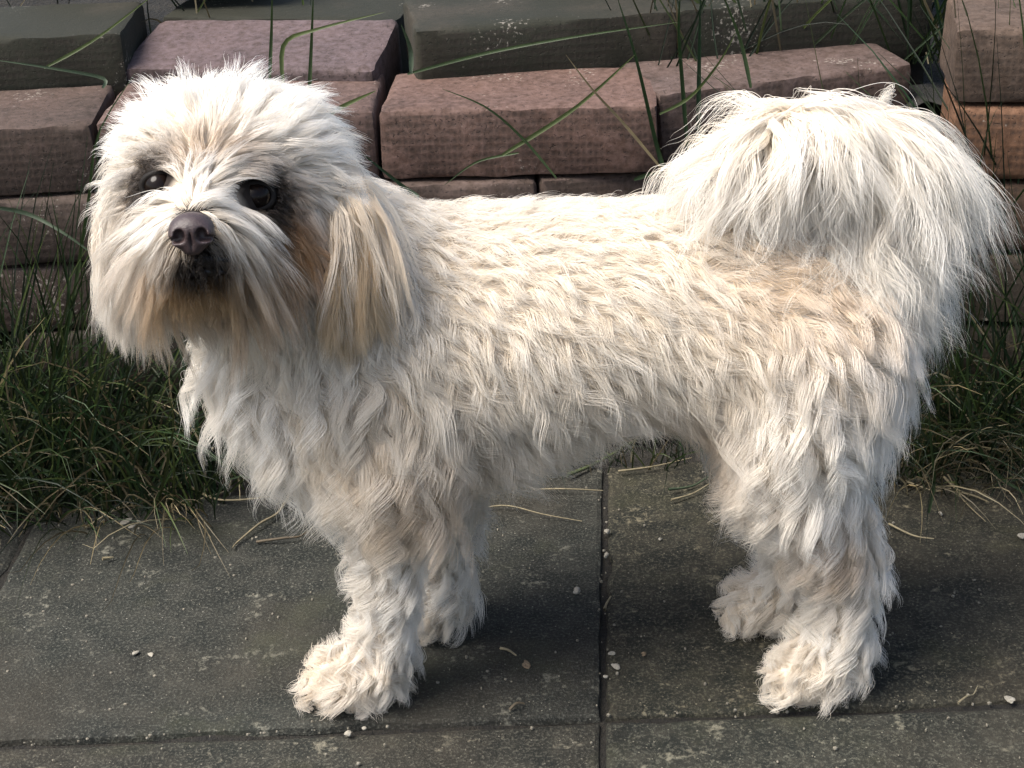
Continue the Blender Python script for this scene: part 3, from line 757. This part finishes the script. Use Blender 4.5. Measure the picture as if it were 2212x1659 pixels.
S += tuft(150, xl(1900), xl(2300), 1.03, 1.08, -.006, .05, .13, .0007, .0013, (0, -.6), 1.4, .7)
tag(ribbon_mesh('grass', S, M_GRASS), 'green grass mixed with dry straw growing behind the dog under its tail', 'grass', kind='stuff')
ub = at_z(1900, 100, .26)
S = tuft(130, at_y(1640, 120, 1.22)[0], at_y(2110, 120, 1.22)[0], 1.258, 1.29, .25, .10, .24, .0011, .0024, (0, 0), .22, .08)
S += tuft(40, at_y(2060, 120, 1.2)[0], at_y(2260, 120, 1.2)[0], 1.15, 1.2, .12, .14, .30, .0011, .0024, (0, 0), .25, .10)
S += tuft(26, at_y(1380, 120, 1.22)[0], at_y(1640, 120, 1.22)[0], 1.225, 1.26, .25, .08, .16, .0009, .0018, (0, 0), .3, .1)
S += tuft(26, at_y(-100, 120, 1.35)[0], at_y(900, 120, 1.35)[0], 1.36, 1.42, .25, .06, .12, .0009, .0018, (0, 0), .5, .1)
tag(ribbon_mesh('grass', S, M_GRASS), 'upright green grass stems growing out of the brick terrace above the tail', 'grass', kind='stuff')
BL = [([(1085, 335), (1240, 235), (1372, 118)], 1.105, .0030, 2), ([(1440, 378), (1350, 270), (1282, 196), (1222, 118)], 1.10, .0020, 'd'), ([(1442, 385), (1420, 320), (1375, 130), (1332, -10)], 1.11, .0032, 0),
      ([(-20, 447), (60, 462), (140, 505), (215, 560)], 1.06, .0028, 4), ([(222, 190), (220, 168), (110, 147), (-20, 128)], 1.09, .0024, 4), ([(95, 147), (205, 85), (330, -10)], 1.10, .0020, 2),
      ([(150, 700), (172, 560), (192, 430), (212, 290), (292, 158)], 1.08, .0024, 1), ([(880, 160), (1050, 115), (1250, 78), (1465, 48)], 1.13, .0022, 1), ([(905, 425), (870, 402), (770, 322)], 1.09, .0030, 3),
      ([(612, 190), (614, 95), (690, 62), (832, 26)], 1.12, .0030, 2), ([(582, 175), (586, 80), (588, -15)], 1.12, .0024, 1), ([(667, 220), (672, 110), (677, -15)], 1.12, .0026, 1), ([(1202, 385), (1130, 300), (1050, 232), (955, 192)], 1.10, .0018, 1),
      ([(690, 258), (750, 225), (812, 196)], 1.11, .0034, 2), ([(1487, 345), (1474, 180), (1466, 60), (1470, -15)], 1.12, .0030, 0), ([(1508, 330), (1510, 160), (1513, -15)], 1.12, .0036, 3), ([(1425, 246), (1490, 210), (1550, 140), (1590, 70)], 1.11, .0022, 2),
      ([(1622, 190), (1600, 90), (1562, -10)], 1.14, .0030, 1), ([(888, 158), (886, 105), (866, 52)], 1.13, .0034, 4), ([(1370, 388), (1410, 375), (1475, 370)], 1.10, .0028, 1), ([(1120, 330), (1030, 350), (960, 400)], 1.115, .0016, 1),
      ([(2003, 1148), (2018, 1037), (2012, 960), (2000, 810)], 1.0, .0026, 1), ([(2212, 1125), (2150, 1020), (2100, 920), (2090, 740), (2110, 500)], 1.02, .0026, 1), ([(40, 1120), (60, 960), (150, 700), (110, 420)], 1.05, .0024, 0),
      ([(95, 1180), (60, 1060), (10, 930), (-30, 800)], 1.03, .0022, 1)]
BLAB = ['yellow-green blade slanting steeply across the middle brick face', 'pinkish dry straw leaning across the brick right of the middle', 'dark green stem growing up past the joint of the middle bricks', "pale blade arching beside the dog's ear over the lower bricks", 'bent blade lying over the top of the dark-faced brick', 'thin blade slanting over the mossy brick from the bent blade', "jointed stem rising between the dark-faced brick and the dog's head", 'long thin blade stretched across the mossy upper brick', "thick blue-green blade behind the dog's neck", 'folded blade bent over the lilac loose brick', 'straight stem standing before the lilac brick behind the head tuft', 'straight stem with a node before the right half of the lilac brick', "fine arching stem hanging over the middle brick's speckled face", "short broad blade by the joint behind the dog's head", 'slender twin stem standing before the tail-side brick joint', 'thick dark stem standing before the tail plume', 'pale broken blade bent beside the tail-side brick joint', 'leaning stem before the upper bricks next to the tail', 'pale withered blade drooping in the gap beside the lilac brick', "short flat blade poking out above the dog's rump", 'faint thin blade on the speckled brick face', 'blade stuck down onto the slab behind the hind leg', 'long blade reaching from the right slab edge up past the tail', 'tall stem leaning above the root on the left slab', 'drooping blade with its tip on the left slab corner']
for (pts, Y, wd, c), blab in zip(BL, BLAB):
    P = [at_y(x, y, Y + .006 * math.sin(i * 1.7)) for i, (x, y) in enumerate(pts)]
    for p in P: p[2] = max(p[2], .004)
    col = DRY[0] if c == 'd' else GR[c] * 1.25
    tag(ribbon_mesh('grass_blade', [(spline(P, 14), wd, col, False)], M_GRASS), blab, 'grass blade', 'single grass blades before the bricks')
sx = .9003
TW = [('thin pale root running from the grass onto the left slab', .0030, [(523, 1070), (470, 1120), (439, 1157), (363, 1189), (285, 1225), (205, 1265)]),
      ('straight dry root lying beside the longer root on the left slab', .0022, [(477, 1119), (397, 1157), (308, 1182)]),
      ('hooked dry root in front of the dog\'s chest', .0022, [(546, 1073), (555, 1127), (549, 1174), (511, 1195), (422, 1212)]),
      ('curved pale stem crossing the hooked root before the chest', .0022, [(443, 1161), (506, 1193), (565, 1206), (646, 1195)]),
      ('bent twig hanging below the chest fur onto the slab', .0024, [(692, 1191), (667, 1233), (624, 1263), (570, 1300), (558, 1317)]),
      ('short dark twig lying before the front leg', .0022, [(615, 1299), (680, 1297), (718, 1291), (738, 1273)]),
      ('dry root lying under the grass tuft at the slab edge', .0026, [(179, 1168), (120, 1195), (63, 1208), (0, 1218)]),
      ('long wiry stem curving behind the hind leg', .0020, [(2146, 1150), (2197, 1168), (2245, 1177), (2281, 1177)]),
      ('forked dry stem lying on the slab behind the hind leg', .0024, [(2264, 1151), (2300, 1177), (2340, 1192), (2370, 1211)]),
      ('straight thin stem lying slantwise behind the hind leg', .0016, [(2274, 1143), (2310, 1196), (2365, 1257)]),
      ('pale wavy straw touching the hind leg fur', .0018, [(2132, 1257), (2192, 1286), (2240, 1300)]),
      ('fine wavy straw on the slab under the belly', .0014, [(1127, 1224), (1213, 1218), (1305, 1239), (1396, 1249)]),
      ('dry stem along the slab under the flank', .0016, [(1274, 1175), (1360, 1180), (1447, 1178)]),
      ('split straw beside the hind leg under the flank', .0018, [(1483, 1135), (1569, 1124), (1660, 1097)]),
      ('green grass stem fallen onto the slab below the belly', .0034, [(1361, 1147), (1437, 1109), (1533, 1051)]),
      ('olive stem lying before the hind knee', .0022, [(1604, 1180), (1660, 1165), (1701, 1147)]),
      ('straw splinter lying before the hind knee', .0018, [(1610, 1201), (1660, 1185), (1701, 1168)]),
      ('small pale splinter between front and hind legs', .0022, [(1201, 1554), (1220, 1564), (1239, 1579)]),
      ('short dark twig near the front slab joint', .0024, [(1223, 1703), (1240, 1695), (1259, 1691)]),
      ('curved straw on the joint behind the hind paw', .0016, [(2298, 1691), (2318, 1678), (2335, 1665), (2345, 1650)]),
      ('white splinter lying on the left slab', .0026, [(247, 1347), (262, 1341), (272, 1337)]),
      ('thin curled straw standing in the slab joint', .0026, [(1451, 1470), (1454, 1450), (1466, 1434)])]
for i, (lab, wd, pts) in enumerate(TW):
    P = []
    for k, (x, y) in enumerate(pts): p = at_z(x * sx, y * sx, .0025); p[2] += .0015 * math.sin(k * 2.1 + i) + .001; P.append(p)
    col = GR[2] * 1.1 if 'green' in lab else GR[4] if 'olive' in lab else np.array((.09, .07, .045)) if 'dark' in lab else DRY[2] * (1.25 if 'white' in lab or 'pale' in lab else .85)
    tag(ribbon_mesh('dry_twig', [(spline(P, 18), wd, col, True)], M_STRAW), lab, 'twig')
def pebble(px, py, r, flat=.7, el=1.3, lab=None, mat=None, grp=None):
    c = at_z(px * sx, py * sx, 0); q = np.random.default_rng(int(px)); bm = bmesh.new(); bmesh.ops.create_icosphere(bm, subdivisions=2, radius=1)
    ax = nrm(q.normal(size=(5, 3))); a = q.uniform(0, 3.1)
    for v in bm.verts:
        n = np.array(v.co); k = 1 + sum(min(0, .5 - n @ u) for u in ax) * .9; v.co = Vector((v.co.x * el * k, v.co.y * k, v.co.z * flat * k)) * r
    me = bpy.data.meshes.new('pebble'); bm.to_mesh(me); bm.free(); me.materials.append(mat or M_STONE)
    o = link(bpy.data.objects.new('pebble', me)); o.location = (c[0], c[1], r * flat * .75); o.rotation_euler = (0, 0, a)
    return tag(o, lab, 'pebble', grp)
M_BROWN = mat_plain('brown_pebble', (.16, .12, .08), .85, .2, .5, 900)
for px, py, r, fl, el, lab in ((1382, 1422, .0034, .7, 1.3, 'pale angular pebble on the slab left of the middle joint'), (1457, 1281, .0026, .8, 1.1, 'rosy pebble lodged high in the middle slab joint'),
        (1455, 1338, .0026, .8, 1.2, 'cream pebble resting in the middle joint below the rosy one'), (1477, 1600, .0024, .6, 1.9, 'long white pebble right of the middle joint'), (1468, 1571, .0020, .6, 1.3, 'small flat pebble beside the long white pebble'),
        (1585, 1296, .0016, .8, 1.1, 'tiny round pebble between the joint and the hind leg'), (1765, 1301, .0016, .8, 1.1, 'tiny white pebble before the hind leg'), (326, 1571, .0023, .7, 1.4, 'white pebble lying alone on the left slab'),
        (362, 1572, .0019, .4, 1.9, 'white flake beside the lone pebble on the left slab'), (835, 1765, .0026, .7, 1.2, 'grey pebble in front of the front paw'), (874, 1752, .0017, .8, 1.1, 'ochre grain next to the front paw'), (2257, 1235, .0020, .8, 1.2, 'pale pebble on the slab behind the hind leg'),
        (1453, 1625, .0016, .7, 1.1, 'sandy grain in the lower part of the middle joint'), (2452, 1290, .0035, .6, 1.4, 'flat buff stone at the edge of the right slab'), (302, 1252, .0030, .25, 2.0, 'largest white chip of the cluster on the left slab'), (318, 1263, .0022, .25, 1.7, 'lower white chip of the cluster on the left slab'), (336, 1253, .0020, .25, 1.8, 'outermost white chip of the cluster on the left slab'), (2425, 1683, .0028, .5, 1.8, 'buff flake lying in the joint behind the hind paw')):
    pebble(px, py, r, fl, el, lab)
pebble(1262, 1597, .0026, .6, 1.9, 'brown seed-like pebble between front and hind legs', M_BROWN); pebble(1545, 1573, .0020, .7, 1.2, 'small brown pebble right of the middle joint', M_BROWN)
# grit scattered over the slabs and lodged in the joints
V, Fq = [], []
ico = bmesh.new(); bmesh.ops.create_icosphere(ico, subdivisions=1, radius=1); iv = np.array([v.co[:] for v in ico.verts]); ifc = [[v.index for v in f.verts] for f in ico.faces]; ico.free()
for k in range(520):
    if k < 70:
        t = gr.random(); e = gr.integers(3); a, b = ((J, K0), (L0, J), (J, RJ))[e]; p = a * (1 - t) + b * t + gr.normal(0, .0022, 3)
    else: p = np.array((gr.uniform(-.45, .45), gr.uniform(.62, 1.08), 0))
    r_ = gr.uniform(.0004, .0012); b0 = len(V)
    V += list(iv * r_ * gr.uniform(.6, 1.4, 3) + np.array((p[0], p[1], r_ * .3))); Fq += [[i + b0 for i in f] for f in ifc]
tag(mesh_obj('grit', V, Fq, mat_plain('grit', (.24, .22, .18), .85, .2, 0, 700, (.09, .08, .06))), 'fine pale grit scattered over the paving slabs and joints', 'grit', kind='stuff')
